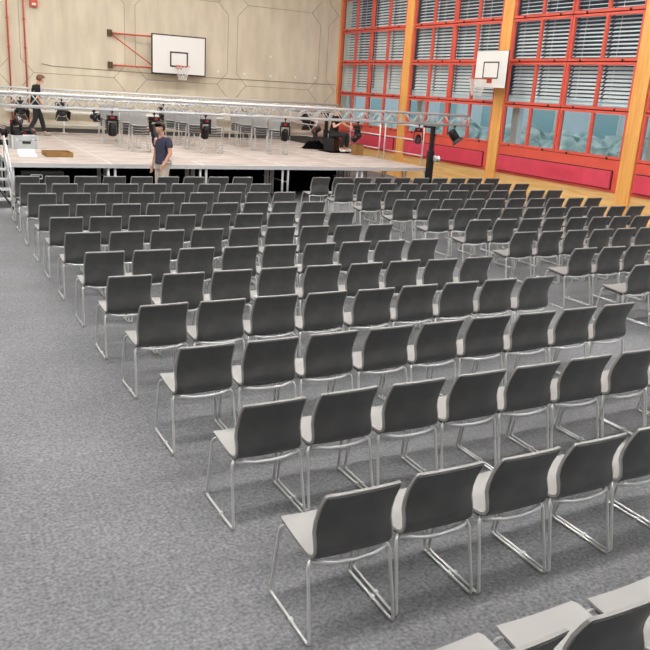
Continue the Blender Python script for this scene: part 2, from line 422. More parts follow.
def shell_mesh(i0, i1, o0, o1, wsub=0, nu=8, sharp=True):
    bm = B(); g = [[], []]
    for s, of in enumerate((o0, o1)):
        for i in range(i0, i1 + 1):
            g[s].append([bm.verts.new(shell_pt(i, -1 + 2 * k / nu, of, wsub)) for k in range(nu + 1)])
    nI = i1 - i0
    for s in (0, 1):
        for i in range(nI):
            for k in range(nu):
                f = bm.faces.new((g[s][i][k], g[s][i][k + 1], g[s][i + 1][k + 1], g[s][i + 1][k])); f.smooth = True
    rim = []
    for k in range(nu):
        rim.append((g[0][0][k], g[0][0][k + 1], g[1][0][k + 1], g[1][0][k])); rim.append((g[0][nI][k], g[0][nI][k + 1], g[1][nI][k + 1], g[1][nI][k]))
    for i in range(nI):
        rim.append((g[0][i][0], g[0][i + 1][0], g[1][i + 1][0], g[1][i][0])); rim.append((g[0][i][nu], g[0][i + 1][nu], g[1][i + 1][nu], g[1][i][nu]))
    for r in rim:
        f = bm.faces.new(r); f.smooth = True
        for e in f.edges:
            pass
    bm.edges.ensure_lookup_table()
    for e in bm.edges:
        if len(e.link_faces) == 2:
            a, b = e.link_faces
            a.normal_update(); b.normal_update()
            if a.normal.angle(b.normal, 0) > .7 and abs(a.normal.angle(b.normal, 0) - PI) > .7: e.smooth = False
    return bm

def make_chair():
    t = thing('stacking_chair', 'chair', 'chair')
    obj('seat', shell_mesh(0, 8, 0, .015), M['shell'], t)
    obj('backrest', shell_mesh(8, 16, 0, .015), M['shell'], t)
    bc = obj('back_cover', shell_mesh(7, 15, .0152, .021, .011), M['cover'], t); bc['label'] = 'anthracite outer face of the backrest'
    uc = obj('seat_underside', shell_mesh(1, 6, .0152, .040, .016), M['cover'], t); uc['label'] = 'anthracite underside of the seat'
    for s in (-1, 1):
        bm = B()
        path = [(s * .165, .13, .414), (s * .222, .088, .412), (s * .234, .002, .0095), (s * .234, .467, .0095), (s * .222, .410, .424), (s * .165, .375, .432)]
        tube(bm, fillet(path, .035, 4), .009, 8)
        leg = obj('sled_leg', bm, M['chrome'], t)
        bm = B(); box(bm, s * .234 - .012, s * .234 + .012, .20, .225, 0, .021, bev=.003)
        obj('linking_clip', bm, M['chrome'], leg)
    bm = B(); tube(bm, [(-.20, .085, .412), (-.16, .050, .424), (-.10, .038, .415), (0, .034, .411), (.10, .038, .415), (.16, .050, .424), (.20, .085, .412)], .0115, 8)
    obj('cross_bar', bm, M['alu'], t)
    return t
chair0 = make_chair()
build_kids()
used = [False]
def place_chair(x, y, rz, label, group, z=0):
    if not used[0]:
        used[0] = True; chair0.location = (x, y, z); chair0.rotation_euler = (0, 0, rz); chair0['label'] = label; chair0['group'] = group
        return chair0
    return dup(chair0, (x, y, z), rz, label, group)
O = ['', 'first', 'second', 'third', 'fourth', 'fifth', 'sixth', 'seventh', 'eighth', 'ninth', 'tenth', 'eleventh', 'twelfth', 'thirteenth']
YS = [1.53, 2.6446, 3.7039, 4.7636, 5.8405, 6.8304, 7.8968, 8.9784, 10.0335, 11.059, 12.1597, 13.2638, 14.2926]
XS = [1.78 - 1.504 - .2 - .12, 0, .029, -.011, .005, -.017, -.016, -.022, -.028, -.011, -.007, .017, .057]
XS[0] = 0.0
X0 = 1.504 + .200
for r in range(13):
    for c in range(9):
        x = X0 + XS[r] + c * .501; y = YS[r] + rnd(-.012, .012)
        if r == 0: x = 1.672 + c * .501
        if not in_frame(x, y): continue
        if r < 7:
            rt = 'row nearest the camera' if r == 0 else '%s row from the camera' % O[r + 1]
        else: rt = 'row nearest the stage' if r == 12 else '%s row from the stage' % O[13 - r]
        ct = 'centre' if c == 4 else ('%s from the left' % O[c + 1] if c < 4 else '%s from the aisle' % O[9 - c])
        place_chair(x + rnd(-.006, .006), y, math.radians(rnd(-1.3, 1.3)), 'black-backed chair, left block, %s, %s' % (rt, ct if ct != 'centre' else 'middle chair'), 'chairs of the left block')
YR = [None] * 4 + [6.02, 6.98, 8.11, 9.1, 10.1, 11.16, 12.25, 13.31, 14.28]
for r in range(4, 13):
    for c in range(10):
        x = 7.355 + .2 + c * .503 + {12: -.04}.get(r, 0); y = YR[r] + rnd(-.012, .012)
        if not in_frame(x, y): continue
        rt = 'row nearest the stage' if r == 12 else '%s row from the stage' % O[13 - r]
        place_chair(x + rnd(-.006, .006), y, math.radians(rnd(-1.3, 1.3)), 'black-backed chair, right block, %s, %s from the aisle' % (rt, O[c + 1]), 'chairs of the right block')

# ------------------------------------------------------------------ stage: 2 x 1 m platforms
DZ = .80
def make_platform():
    t = thing('stage_platform', 'platform', 'stage platform')
    obj('deck_board', box(B(), .02, 1.98, .02, .98, DZ - .02, DZ), M['deck'], t)
    bm = B()
    for a in ((0, 2, 0, .02), (0, 2, .98, 1), (0, .02, .02, .98), (1.98, 2, .02, .98)): box(bm, a[0] + .002, a[1] - .002, a[2] + .002, a[3] - .002, DZ - .085, DZ + .001)
    obj('edge_frame', bm, M['alu_w'], t)
    for x in (.07, 1.93):
        for y in (.07, .93):
            bm = B(); tube(bm, [(x, y, 0), (x, y, DZ - .03)], .026, 10); lg = obj('leg', bm, M['alu_w'], t)
            obj('foot_cap', lathe(B(), [(.032, 0), (.032, .03), (.027, .032)], 10, Matrix.Translation((x, y, 0))), M['rubber'], lg)
    bm = B(); tube(bm, [(.07, .07, .42), (.07, .93, .42)], .014, 8); obj('brace', bm, M['alu_w'], t)
    return t
SX = 1.70; SY = 16.4
pf = make_platform(); build_kids(); n = 0
for j in range(9):
    for i in range(5):
        lb = 'stage platform, %s, %s from the left' % ('front row' if j == 0 else ('rearmost row' if j == 8 else '%s row from the front edge' % O[j + 1]), O[i + 1])
        if n == 0: pf.location = (SX, SY, 0); pf['label'] = lb; pf['group'] = 'platforms that make the stage'
        else: dup(pf, (SX + 2 * i, SY + j, 0), 0, lb, 'platforms that make the stage')
        n += 1
# black drape sheet added between the rows of legs
bm = B(); prev = None; nx = 320
for k in range(nx + 1):
    x = SX + .02 + (10.1 - SX) * k / nx; y = SY + 1.5 + .035 * math.sin(k * .95) + .012 * math.sin(k * 2.3)
    cur = [bm.verts.new((x, y, 0.0)), bm.verts.new((x, y, DZ - .03)), bm.verts.new((x, y + .004, 0.0)), bm.verts.new((x, y + .004, DZ - .03))]
    if prev:
        bm.faces.new((prev[0], cur[0], cur[1], prev[1])); bm.faces.new((prev[2], prev[3], cur[3], cur[2])); bm.faces.new((prev[1], cur[1], cur[3], prev[3]))
    prev = cur
tag(obj('under_stage_sheet', bm, M['blackcloth']), 'black sheet added under the front of the stage', 'backing')
# black case seen under the stage, with a silver handle
t = thing('equipment_case', 'black equipment case with silver handle under the left end of the stage', 'case', (2.0, SY + .12, 0))
obj('body', box(B(), -.05, .75, .0, .25, 0.02, .62, bev=.015), M['black'], t)
bm = B(); tube(bm, fillet([(.10, -.005, .48), (.10, -.02, .48), (.10, -.02, .56), (.32, -.02, .56), (.32, -.02, .48), (.10, -.02, .48)], .02, 3), .008, 6); obj('handle', bm, M['alu'], t)
for x in (0, .7): obj('castor', lathe(B(), [(.02, -.02), (.025, -.01), (.025, .01), (.02, .02)], 10, Matrix.Translation((x, .1, .025)) @ Matrix.Rotation(PI / 2, 4, 'Y')), M['rubber'], t)

# guard rails on the right edge of the deck
def rail_section(x0, y0, x1, y1, label):
    L = math.hypot(x1 - x0, y1 - y0); t = thing('guard_rail', label, 'railing', (x0, y0, DZ), math.atan2(y1 - y0, x1 - x0), 'silver guard rails round the stage')
    for u in (0, L):
        bm = B(); tube(bm, [(u, 0, 0), (u, 0, 1.02)], .018, 8); obj('post', bm, M['alu_w'], t)
    for z in (.27, .64, 1.0):
        bm = B(); tube(bm, [(0, 0, z), (L, 0, z)], .017 if z != .27 else .013, 8); obj('rail_bar', bm, M['alu_w'], t)
    return t
RX = SX + 10 - .045
rail_section(RX, SY + .3, RX, SY + 2.15, 'silver guard rail on the right stage edge nearest the front corner')
rail_section(RX, SY + 2.42, RX, SY + 4.1, 'silver guard rail, second along the right stage edge')
rail_section(RX, SY + 6.3, RX, SY + 8.3, 'silver guard rail, rearmost on the right stage edge')
rail_section(RX - 2.2, SY + 8.9, RX - .2, SY + 8.9, 'silver guard rail across the rear right corner of the stage')

# ------------------------------------------------------------------ trusses
def truss(name, x0, x1, y, z, label):
    t = thing(name, label, 'truss', ((x0 + x1) / 2, y, z), 0); h = .12; L = (x1 - x0) / 2
    for a in (-h, h):
        for b in (-h, h):
            bm = B(); tube(bm, [(-L, a, b), (L, a, b)], .028, 10); obj('chord', bm, M['alu_w'], t)
    n = int(round(2 * L / .39)); st = 2 * L / n
    def zig(f, ph):
        bm = B(); P = []
        for k in range(n):
            xa = -L + k * st; P.append((xa + st * (0 if not ph else .0), 1 if not ph else -1)); P.append((xa + st * .5, -1 if not ph else 1))
        P.append((L, 1 if not ph else -1))
        for q in range(len(P) - 1): tube(bm, [f(*P[q]), f(*P[q + 1])], .0125, 6)
        return bm
    for f, ph in ((lambda x, s: (x, -h, s * h), 0), (lambda x, s: (x, h, s * h), 1), (lambda x, s: (x, s * h, h), 0), (lambda x, s: (x, s * h, -h), 1)):
        obj('bracing', zig(f, ph), M['alu_w'], t)
    for e in (-L, L):
        bm = B()
        for a, b in ((-h, -h), (h, -h), (h, h), (-h, h)):
            pass
        P = [(e, -h, -h), (e, h, -h), (e, h, h), (e, -h, h)]
        for k in range(4): tube(bm, [P[k], P[(k + 1) % 4]], .02, 6)
        obj('end_frame', bm, M['alu_w'], t)
    return t
TY = 16.28; TZ = 2.01; RY = 24.15; RZ = 1.965
truss('front_truss', -.2, 12.62, TY, TZ, 'long silver lattice truss above the front edge of the stage')
truss('rear_truss', 1.0, 13.1, RY, RZ, 'long silver lattice truss over the rear of the stage')

def tower(x, y, label, zt, fork=.16, base=True):
    t = thing('truss_tower', label, 'lifting tower', (x, y, 0), 0)
    obj('outer_mast', box(B(), -.075, .075, -.06, .06, .08, 1.25, bev=.008), M['black'], t)
    obj('inner_mast', box(B(), -.05, .05, -.04, .04, 1.25, zt - .19, bev=.005), M['black'], t)
    bm = B(); box(bm, -.05, .05, -.04, fork + .14, zt - .215, zt - .165); obj('fork', bm, M['black'], t)
    for k in range(4):
        a = PI / 4 + k * PI / 2; bm = B(); tube(bm, [(.05 * math.cos(a), .05 * math.sin(a), .1), (.55 * math.cos(a), .32 * math.sin(a), .06)], .022, 8)
        lg = obj('outrigger', bm, M['black'], t)
        obj('foot_pad', lathe(B(), [(.05, 0), (.05, .015), (.015, .02), (.015, .06)], 12, Matrix.Translation((.53 * math.cos(a), .31 * math.sin(a), 0))), M['rubber'], lg)
    w = obj('winch', lathe(B(), [(.03, -.06), (.085, -.055), (.085, -.045), (.05, -.04), (.05, .04), (.085, .045), (.085, .055), (.03, .06)], 18, Matrix.Translation((.10, -.12, 1.07)) @ Matrix.Rotation(PI / 2, 4, 'Y')), M['alu'], t)
    w['label'] = 'silver cable winch drum'
    bm = B(); tube(bm, [(.16, -.12, 1.07), (.2, -.12, 1.07), (.2, -.12, .92), (.27, -.12, .92)], .009, 6); obj('crank', bm, M['alu'], w)
    bm = B(); tube(bm, [(.085, -.03, 1.07), (.085, -.02, zt - .2)], .004, 5); obj('cable', bm, M['black'], t)
    return t
tower(11.47, 16.06, 'black lifting tower carrying the right end of the front truss', TZ, .22)
tower(.2, 16.06, 'black lifting tower carrying the left end of the front truss', TZ, .22)
tower(1.25, RY - .22, 'black lifting tower left of the stage carrying the rear truss', RZ, .22)
tower(12.65, RY - .22, 'black lifting tower at the right end of the rear truss', RZ, .22)

# ------------------------------------------------------------------ stage lights
def clamp(t, z0):
    bm = B(); tube(bm, [(0, 0, z0), (0, 0, z0 - .08)], .012, 6)
    lathe(bm, [(.034, -.02), (.036, -.018), (.036, .018), (.034, .02)], 12, Matrix.Translation((0, 0, z0 + .006)) @ Matrix.Rotation(PI / 2, 4, 'Y'))
    obj('clamp', bm, M['black'], t)
def moving_head(x, y, z, label, rz=0, tilt=0, group='moving head lamps on the front truss', hang=True):
    """hanging moving head: origin at the truss chord"""
    t = thing('moving_head_spotlight', label, 'stage light', (x, y, z), rz, group)
    if hang: clamp(t, 0); t.scale = (.88, .88, .88)
    obj('base', box(B(), -.11, .11, -.09, .09, -.16, -.075, bev=.012), M['black'], t)
    bm = B(); box(bm, -.05, .03, -.093, -.086, -.145, -.105); obj('display', bm, M['redlab'], t)
    bm = B()
    for s in (-1, 1): box(bm, s * .118 - .014, s * .118 + .014, -.045, .045, -.42, -.18, bev=.008)
    box(bm, -.132, .132, -.045, .045, -.195, -.162, bev=.006)
    yk = obj('yoke', bm, M['black'], t)
    R = Matrix.Translation((0, 0, -.37)) @ Matrix.Rotation(tilt, 4, 'X')
    bm = B(); lathe(bm, [(.04, .13), (.07, .115), (.085, .05), (.09, -.05), (.10, -.13), (.097, -.15), (.08, -.157)], 18, R); hd = obj('lamp_head', bm, M['black'], t)
    bm = B(); lathe(bm, [(.078, -.155), (.07, -.172), (.02, -.18)], 18, R); ln = obj('lens', bm, M['lens'], hd)
    bm = B(); box(bm, -.136, -.131, -.02, .02, -.4, -.34); box(bm, .131, .136, -.02, .02, -.4, -.34); obj('side_label', bm, M['redlab'], yk)
    return t
def fresnel(x, y, z, label, rz=0, tilt=.5, group='spotlights with barn doors', s=1.0):
    t = thing('spotlight', label, 'stage light', (x, y, z), rz, group)
    clamp(t, 0)
    bm = B(); tube(bm, fillet([(-.17 * s, 0, -.30 * s), (-.17 * s, 0, -.08), (.17 * s, 0, -.08), (.17 * s, 0, -.30 * s)], .03), .012, 6); obj('yoke', bm, M['black'], t)
    R = Matrix.Translation((0, 0, -.28 * s)) @ Matrix.Rotation(PI / 2 + tilt, 4, 'X') @ Matrix.Scale(s, 4)
    bm = B(); lathe(bm, [(.06, -.20), (.12, -.18), (.135, -.10), (.135, .12), (.12, .14)], 18, R); hs = obj('housing', bm, M['black'], t)
    bm = B(); lathe(bm, [(.11, .139), (.08, .155), (.02, .165)], 18, R); obj('lens', bm, M['lensd'], hs)
    for k in range(4):
        a = k * PI / 2; bm = B()
        w0, w1 = (.11, .17)
        P = [R @ Vector(v) for v in ((-w0, .125, .145), (w0, .125, .145), (w1, .22, .27), (-w1, .22, .27))] if False else []
        Rk = R @ Matrix.Rotation(a, 4, 'Z')
        vs = [bm.verts.new(Rk @ Vector(v)) for v in ((-w0, .125, .142), (w0, .125, .142), (w1, .20, .25), (-w1, .20, .25), (-w0, .13, .139), (w0, .13, .139), (w1, .205, .247), (-w1, .205, .247))]
        for f in ((0, 1, 2, 3), (4, 5, 6, 7), (0, 1, 5, 4), (1, 2, 6, 5), (2, 3, 7, 6), (3, 0, 4, 7)): bm.faces.new([vs[i] for i in f])
        obj('barn_door', bm, M['black'], hs)
    return t
ZB = TZ - .12 - .031; FY = TY - .12
moving_head(3.66, FY, ZB, 'black moving head lamp with red label, leftmost on the front truss')
moving_head(4.52, FY, ZB, 'black moving head lamp right behind the standing man in the blue shirt', .4, -.3)
moving_head(5.63, FY, ZB, 'black moving head lamp with red label just right of the man in the blue shirt', .2, .35)
moving_head(7.50, FY, ZB, 'black moving head lamp in front of the rightmost chair stacks', -.3, .5)
moving_head(9.38, FY, ZB, 'round black spotlight on the front truss left of the guard rail, nearest the sitting person', .7, .9)
moving_head(11.12, FY, ZB, 'black spotlight on the truss just left of the black tower', -.6, -1.1)
fresnel(12.2, FY, ZB, 'tilted black spotlight at the far right end of the front truss', .9, .9, 'spotlights on the front truss', .8)
fresnel(3.30, FY, ZB, 'small round black spotlight left of the leftmost moving head', .3, 0, 'spotlights on the front truss', .42)
ZR = RZ - .12 - .031; RF = RY - .12
fresnel(2.88, RF, ZR, 'black barn-door spotlight, leftmost on the rear truss', 0, .75)
fresnel(4.0, RF, ZR, 'black barn-door spotlight on the rear truss right of the walking man', 0, .75)
fresnel(11.9, RF, ZR, 'black barn-door spotlight near the right end of the rear truss', 0, .75)
fresnel(9.6, RF, ZR, 'black barn-door spotlight on the rear truss above the rear chair stacks', 0, .75)
fresnel(7.0, RF, ZR, 'black barn-door spotlight at the middle of the rear truss', 0, .75)

# ------------------------------------------------------------------ stacks of chairs on the stage
cols = [('left', 5.06), ('middle', 6.86), ('right', 8.80)]
ysr = [('front', 19.65), ('second', 20.75), ('third', 21.85), ('rear', 22.75)]
lv = ['bottom chair', 'second chair up', 'third chair up', 'top chair']
for cn, cx in cols:
    for rn, cy in ysr:
        if rn == 'rear': cy = 22.62
        dx = rnd(-.06, .06); rz = PI + math.radians(rnd(-7, 7))
        if cn == 'left' and rn in ('third', 'rear'): dx -= .1
        for k in range(4):
            place_chair(cx + dx, cy - .0 + k * .004, rz, '%s of the %s stack in the %s line of chairs on stage' % (lv[k], rn, cn), 'grey chairs stacked on the stage', DZ + k * .062 + .001)

# ------------------------------------------------------------------ people
def skin_obj(name, chains, m, parent, root=0, sub=2):
    """chains: dict name->(pos, r); edges list; built into one skinned surface"""
    V, E = chains
    names = list(V); idx = {k: i for i, k in enumerate(names)}
    me = bpy.data.meshes.new(name); me.from_pydata([V[k][0] for k in names], [(idx[a], idx[b]) for a, b in E], [])
    o = bpy.data.objects.new(name, me); COL.objects.link(o); o.parent = parent
    me.materials.append(m)
    sk = o.modifiers.new('Skin', 'SKIN'); sk.use_smooth_shade = True; sk.branch_smoothing = .6
    sv = me.skin_vertices[0].data if me.skin_vertices else None
    if sv is None:
        bpy.context.view_layer.objects.active = o
        bpy.ops.mesh.customdata_skin_add(); sv = me.skin_vertices[0].data
    for i, k in enumerate(names):
        r = V[k][1]; sv[i].radius = (r, r) if not isinstance(r, tuple) else r
        sv[i].use_root = (i == root)
    s = o.modifiers.new('Sub', 'SUBSURF'); s.levels = sub; s.render_levels = sub
    return o

def person(label, loc, rz, J, cols, hair='short'):
    """J: joints in body space, x forward, y left, z up"""
    t = thing('person', label, 'person', loc, rz)
    V = {}; E = []
    def a(k, p, r, to=None):
        V[k] = (Vector(p), r)
        if to: E.append((to, k))
    P = {k: Vector(v) for k, v in J.items()}
    fw = (P['nose'] - P['head']).normalized(); up = (P['head'] - P['neck']).normalized(); up = (up - fw * up.dot(fw)).normalized(); sd = up.cross(fw)
    a('pelvis', P['pelvis'], .125); a('waist', P['waist'], .115, 'pelvis'); a('chest', P['chest'], .13, 'waist'); a('neck', P['neck'], .050, 'chest')
    a('skull', P['head'] - up * .03, .070, 'neck'); a('crown', P['head'] + up * .055, .085, 'skull')
    a('nosetip', P['head'] + fw * .10 - up * .035, .014, 'skull'); a('chin', P['head'] + fw * .055 - up * .095, .03, 'skull')
    for s, n_ in ((1, 'l'), (-1, 'r')):
        a('ear' + n_, P['head'] + sd * s * .088 - up * .02, .014, 'skull')
        a('sh' + n_, P['sh' + n_], .062, 'chest'); a('el' + n_, P['el' + n_], .042, 'sh' + n_); a('wr' + n_, P['wr' + n_], .028, 'el' + n_)
        d = (P['wr' + n_] - P['el' + n_]).normalized(); hp = P['wr' + n_] + d * .07; a('palm' + n_, hp, .034, 'wr' + n_)
        q = d.cross(fw if abs(d.dot(fw)) < .8 else up).normalized(); w = q.cross(d).normalized()
        for f in range(4):
            o_ = w * (.026 - .0175 * f); L = (.075, .085, .08, .062)[f]
            b1 = hp + d * .035 + o_; b2 = b1 + d * L * .5 + q * s * .006; b3 = b2 + d * L * .45 - q * s * .02 * .8
            a('f%d%s1' % (f, n_), b1, .0095, 'palm' + n_); a('f%d%s2' % (f, n_), b2, .0085, 'f%d%s1' % (f, n_)); a('f%d%s3' % (f, n_), b3, .007, 'f%d%s2' % (f, n_))
        a('t%s1' % n_, hp - d * .01 + w * .042, .011, 'palm' + n_); a('t%s2' % n_, hp + d * .035 + w * .062, .009, 't%s1' % n_)
        a('hip' + n_, P['hip' + n_], .098, 'pelvis'); a('kn' + n_, P['kn' + n_], .058, 'hip' + n_); a('an' + n_, P['an' + n_], .040, 'kn' + n_)
        a('toe' + n_, P['toe' + n_], .030, 'an' + n_)
    skin_obj('body', (V, E), cols['skin'], t)
    # shirt: torso and upper arms
    V, E = {}, []
    a('w', P['pelvis'] + (P['pelvis'] - P['waist']) * .18, .165); a('v', P['pelvis'], .16, 'w'); a('m', P['waist'], .155, 'v'); a('c', P['chest'], .172, 'm'); a('n', P['chest'] + (P['neck'] - P['chest']) * .85, .082, 'c')
    for n_ in 'lr':
        a('s' + n_, P['sh' + n_], .088, 'c'); a('e' + n_, P['sh' + n_] + (P['el' + n_] - P['sh' + n_]) * .72, .066, 's' + n_)
    skin_obj('shirt', (V, E), cols['shirt'], t)
    V, E = {}, []
    a('p', P['pelvis'] - Vector((0, 0, .03)), .112); 
    for n_ in 'lr':
        a('h' + n_, P['hip' + n_], .103, 'p'); a('k' + n_, P['kn' + n_], .078, 'h' + n_); a('a' + n_, P['an' + n_] + (P['kn' + n_] - P['an' + n_]) * .06, .062, 'k' + n_)
    skin_obj('trousers', (V, E), cols['trousers'], t)
    for n_ in 'lr':
        an, to = P['an' + n_], P['toe' + n_]; d = (to - an); d.z = 0; d = d.normalized() if d.length > .01 else Vector((1, 0, 0))
        V, E = {}, []
        base = Vector((an.x, an.y, an.z - .045)); a('q', base - d * .05, .042); a('w', base + d * .07, .042, 'q'); a('e', base + d * .17, .034, 'w'); a('r', an + Vector((0, 0, .0)), .046, 'q')
        skin_obj('shoe', (V, E), cols['shoe'], t)
    # hair cap
    bm = B(); bmesh.ops.create_icosphere(bm, subdivisions=3, radius=.118)
    F4 = Matrix((fw, sd, up)).transposed()
    kill = [v for v in bm.verts if (v.co.x > .02 and v.co.z < .035 + .5 * v.co.x) or (v.co.x <= .02 and v.co.z < -.088)]
    bmesh.ops.delete(bm, geom=kill, context='VERTS')
    for v in bm.verts:
        v.co = F4 @ Vector((v.co.x * 1.06 - .004, v.co.y * .93, v.co.z * .98 + .01)) + P['head'] + up * .004
    bmesh.ops.solidify(bm, geom=bm.faces[:], thickness=.012)
    obj('hair', bm, cols['hair'], t, smooth=True)
    for s in (1, -1):
        bm = B(); bmesh.ops.create_icosphere(bm, subdivisions=2, radius=.009, matrix=Matrix.Translation(P['head'] + fw * .079 + sd * s * .03 - up * .005)); obj('eye', bm, M['eye'], t)
    return t
# man in the blue-grey shirt, standing in front of the stage, facing left
J1 = dict(pelvis=(0, 0, .93), waist=(.0, 0, 1.08), chest=(.0, 0, 1.30), neck=(.03, 0, 1.48), head=(.075, 0, 1.62), nose=(.175, 0, 1.59),
          shl=(.0, .17, 1.41), ell=(.02, .24, 1.14), wrl=(.16, .22, .95), shr=(-.0, -.17, 1.41), elr=(-.05, -.24, 1.13), wrr=(.02, -.25, .88),
          hipl=(.0, .085, .88), knl=(.07, .09, .49), anl=(.02, .09, .09), toel=(.16, .10, .04), hipr=(0, -.085, .88), knr=(.0, -.10, .48), anr=(-.16, -.10, .09), toer=(-.03, -.11, .04))
person('man with dark hair, slate blue shirt and beige trousers standing before the stage', (4.50, 15.5, 0), PI + .5, J1, dict(skin=M['skin'], shirt=M['tee'], trousers=M['khaki'], shoe=M['shoe'], hair=M['hairb']))
# man walking on stage, head bowed, facing right
J2 = dict(pelvis=(0, 0, .90), waist=(.0, 0, 1.05), chest=(.04, 0, 1.28), neck=(.10, 0, 1.43), head=(.17, 0, 1.55), nose=(.26, 0, 1.49),
          shl=(.04, .17, 1.37), ell=(.02, .23, 1.10), wrl=(.16, .20, .93), shr=(.04, -.17, 1.37), elr=(.02, -.23, 1.09), wrr=(.14, -.22, .88),
          hipl=(.0, .085, .86), knl=(.16, .09, .50), anl=(.24, .09, .09), toel=(.38, .09, .05), hipr=(0, -.085, .86), knr=(-.03, -.09, .47), anr=(-.24, -.09, .11), toer=(-.12, -.10, .04))
person('man with cropped hair in black clothes walking on the stage with bowed head', (3.24, 23.72, DZ), .05, J2, dict(skin=M['skin'], shirt=M['blacktee'], trousers=M['blacktr'], shoe=M['shoe'], hair=M['hairr']))
# person in black bending forward by the right edge of the stage
J3 = dict(pelvis=(0, 0, .50), waist=(.01, 0, .66), chest=(.05, 0, .90), neck=(.09, 0, 1.06), head=(.14, 0, 1.19), nose=(.23, 0, 1.13),
          shl=(.05, .18, 1.0), ell=(.20, .26, .78), wrl=(.38, .20, .74), shr=(.05, -.18, 1.0), elr=(.16, -.30, .70), wrr=(.40, -.34, .84),
          hipl=(.02, .09, .48), knl=(.42, .13, .50), anl=(.40, .12, .09), toel=(.53, .15, .04), hipr=(.02, -.09, .48), knr=(.42, -.13, .50), anr=(.34, -.12, .09), toer=(.47, -.15, .04))
person('person in black sitting on a black box at the right of the stage', (11.16, 20.64, DZ + .02), -.95, J3, dict(skin=M['skin'], shirt=M['blacktee'], trousers=M['blacktr'], shoe=M['shoew'], hair=M['hairr']))
t = thing('black_box_seat', 'black box under the sitting person in black', 'box', (11.14, 20.66, DZ + .022), -.95)
obj('box_body', box(B(), -.17, .17, -.2, .2, 0, .34, bev=.01), M['black'], t); obj('box_lid', box(B(), -.175, .175, -.205, .205, .34, .365, bev=.005), M['black'], t)
tag(obj('floor_mat', box(B(), 10.86, 11.6, 20.2, 20.98, DZ + .002, DZ + .02, bev=.004), M['blackcloth']), 'black mat under the sitting person on the stage', 'mat')
t = thing('wooden_crate', 'small brown crate at the right stage edge beside the sitting person', 'crate', (11.48, 19.72, DZ))
obj('side', box(B(), -.13, .13, -.13, .13, .001, .30, bev=.006), M['card'], t); obj('lid', box(B(), -.135, .135, -.135, .135, .30, .32), M['carddark'], t)

# ------------------------------------------------------------------ gear lying on the stage
t = thing('flight_case', 'silver flight case on the left of the stage under black lamps', 'case', (2.38, 19.66, DZ), .05)
obj('case_body', box(B(), -.28, .28, -.22, .22, .001, .20, bev=.008), M['case'], t); obj('case_lid', box(B(), -.28, .28, -.22, .22, .206, .30, bev=.008), M['case'], t)
bm = B()
for x in (-.28, .28):
    for y in (-.22, .22): box(bm, x - .018, x + .018, y - .018, y + .018, .0, .305)
obj('corner_trim', bm, M['alu'], t)
obj('handle', box(B(), -.06, .12, -.232, -.222, .12, .18), M['casegrip'], t)
for x in (-.18, .18): obj('latch', box(B(), x - .025, x + .025, -.23, -.22, .17, .24), M['alu'], t)
def floor_head(x, y, z, label, rz, tilt):
    t = moving_head(x, y, z + .17, label, rz, tilt, 'moving heads standing on the stage', hang=False)
    t.rotation_euler = (PI, 0, rz); t.location = (x, y, z - .073); return t
floor_head(2.24, 19.66, DZ + .30, 'black moving head lamp standing on the silver flight case', .5, 1.2)
floor_head(2.05, 20.5, DZ, 'black moving head lamp standing on the deck left behind the flight case', -.4, .7)
floor_head(2.62, 20.55, DZ, 'black moving head lamp standing on the deck right behind the flight case', .8, 1.3)
# black cloth heap with lamp, right of the chair stacks
bm = B()
NN = 22
for i in range(NN + 1):
    pass
g = []
for i in range(NN):
    row = []
    for j in range(14):
        u = -1 + 2 * i / (NN - 1); v = -1 + 2 * j / 13; rr = min(1, math.hypot(u, v)); z = .24 * (1 - rr ** 2.2) * (1 + .12 * math.sin(u * 9 + v * 4)) + .012
        row.append(bm.verts.new((u * .40, v * .30, max(z, .004))))
    g.append(row)
for i in range(NN - 1):
    for j in range(13): bm.faces.new((g[i][j], g[i + 1][j], g[i + 1][j + 1], g[i][j + 1]))
bmesh.ops.solidify(bm, geom=bm.faces[:], thickness=.004)
tag(obj('black_cloth_heap', bm, M['blackcloth'], smooth=True, loc=(11.0, 21.5, DZ + .003), rot=(0, 0, -.3)), 'heaped black cloth on the stage right of the chair stacks', 'cloth')
floor_head(11.0, 21.5, DZ + .245, 'black moving head lamp standing on the heaped black cloth', .9, .9)
# paper sheets and cardboard
for k, (x0, y0, w, l, r) in enumerate([(2.08, 17.6, .36, 1.05, -.08), (2.20, 18.75, .36, 1.05, -.13)]):
    bm = B(); box(bm, -w / 2, w / 2, -l / 2, l / 2, 0, .006)
    tag(obj('paper_sheet', bm, M['paper'], loc=(x0 + w / 2, y0 + l / 2, DZ + .002), rot=(0, 0, r)), ['large white sheet on the stage deck nearest the front edge', 'large white sheet on the stage deck, the rear one of two'][k], 'sheet', 'white sheets on the deck')
t = thing('cardboard_tray', 'gold brown cardboard tray lying on the stage near its front edge', 'tray', (2.86, 17.95, DZ), .04)
obj('bottom_board', box(B(), -.27, .27, -.27, .27, .001, .012), M['carddark'], t)
bm = B()
for a in ((-.27, .27, -.28, -.268), (-.27, .27, .268, .28), (-.28, -.268, -.28, .28), (.268, .28, -.28, .28)): box(bm, a[0], a[1], a[2], a[3], .001, .10)
obj('rim', bm, M['card'], t)
# white stand at the rear of the stage
t = thing('white_stand', 'slim white pole stand at the rear left of the stage', 'stand', (4.2, 25.0, DZ))
bm = B(); tube(bm, [(0, 0, .02), (0, 0, .75)], .03, 10); obj('pole', bm, M['white'], t)
obj('base_plate', lathe(B(), [(.14, .001), (.14, .015), (.04, .03)], 18), M['white'], t)

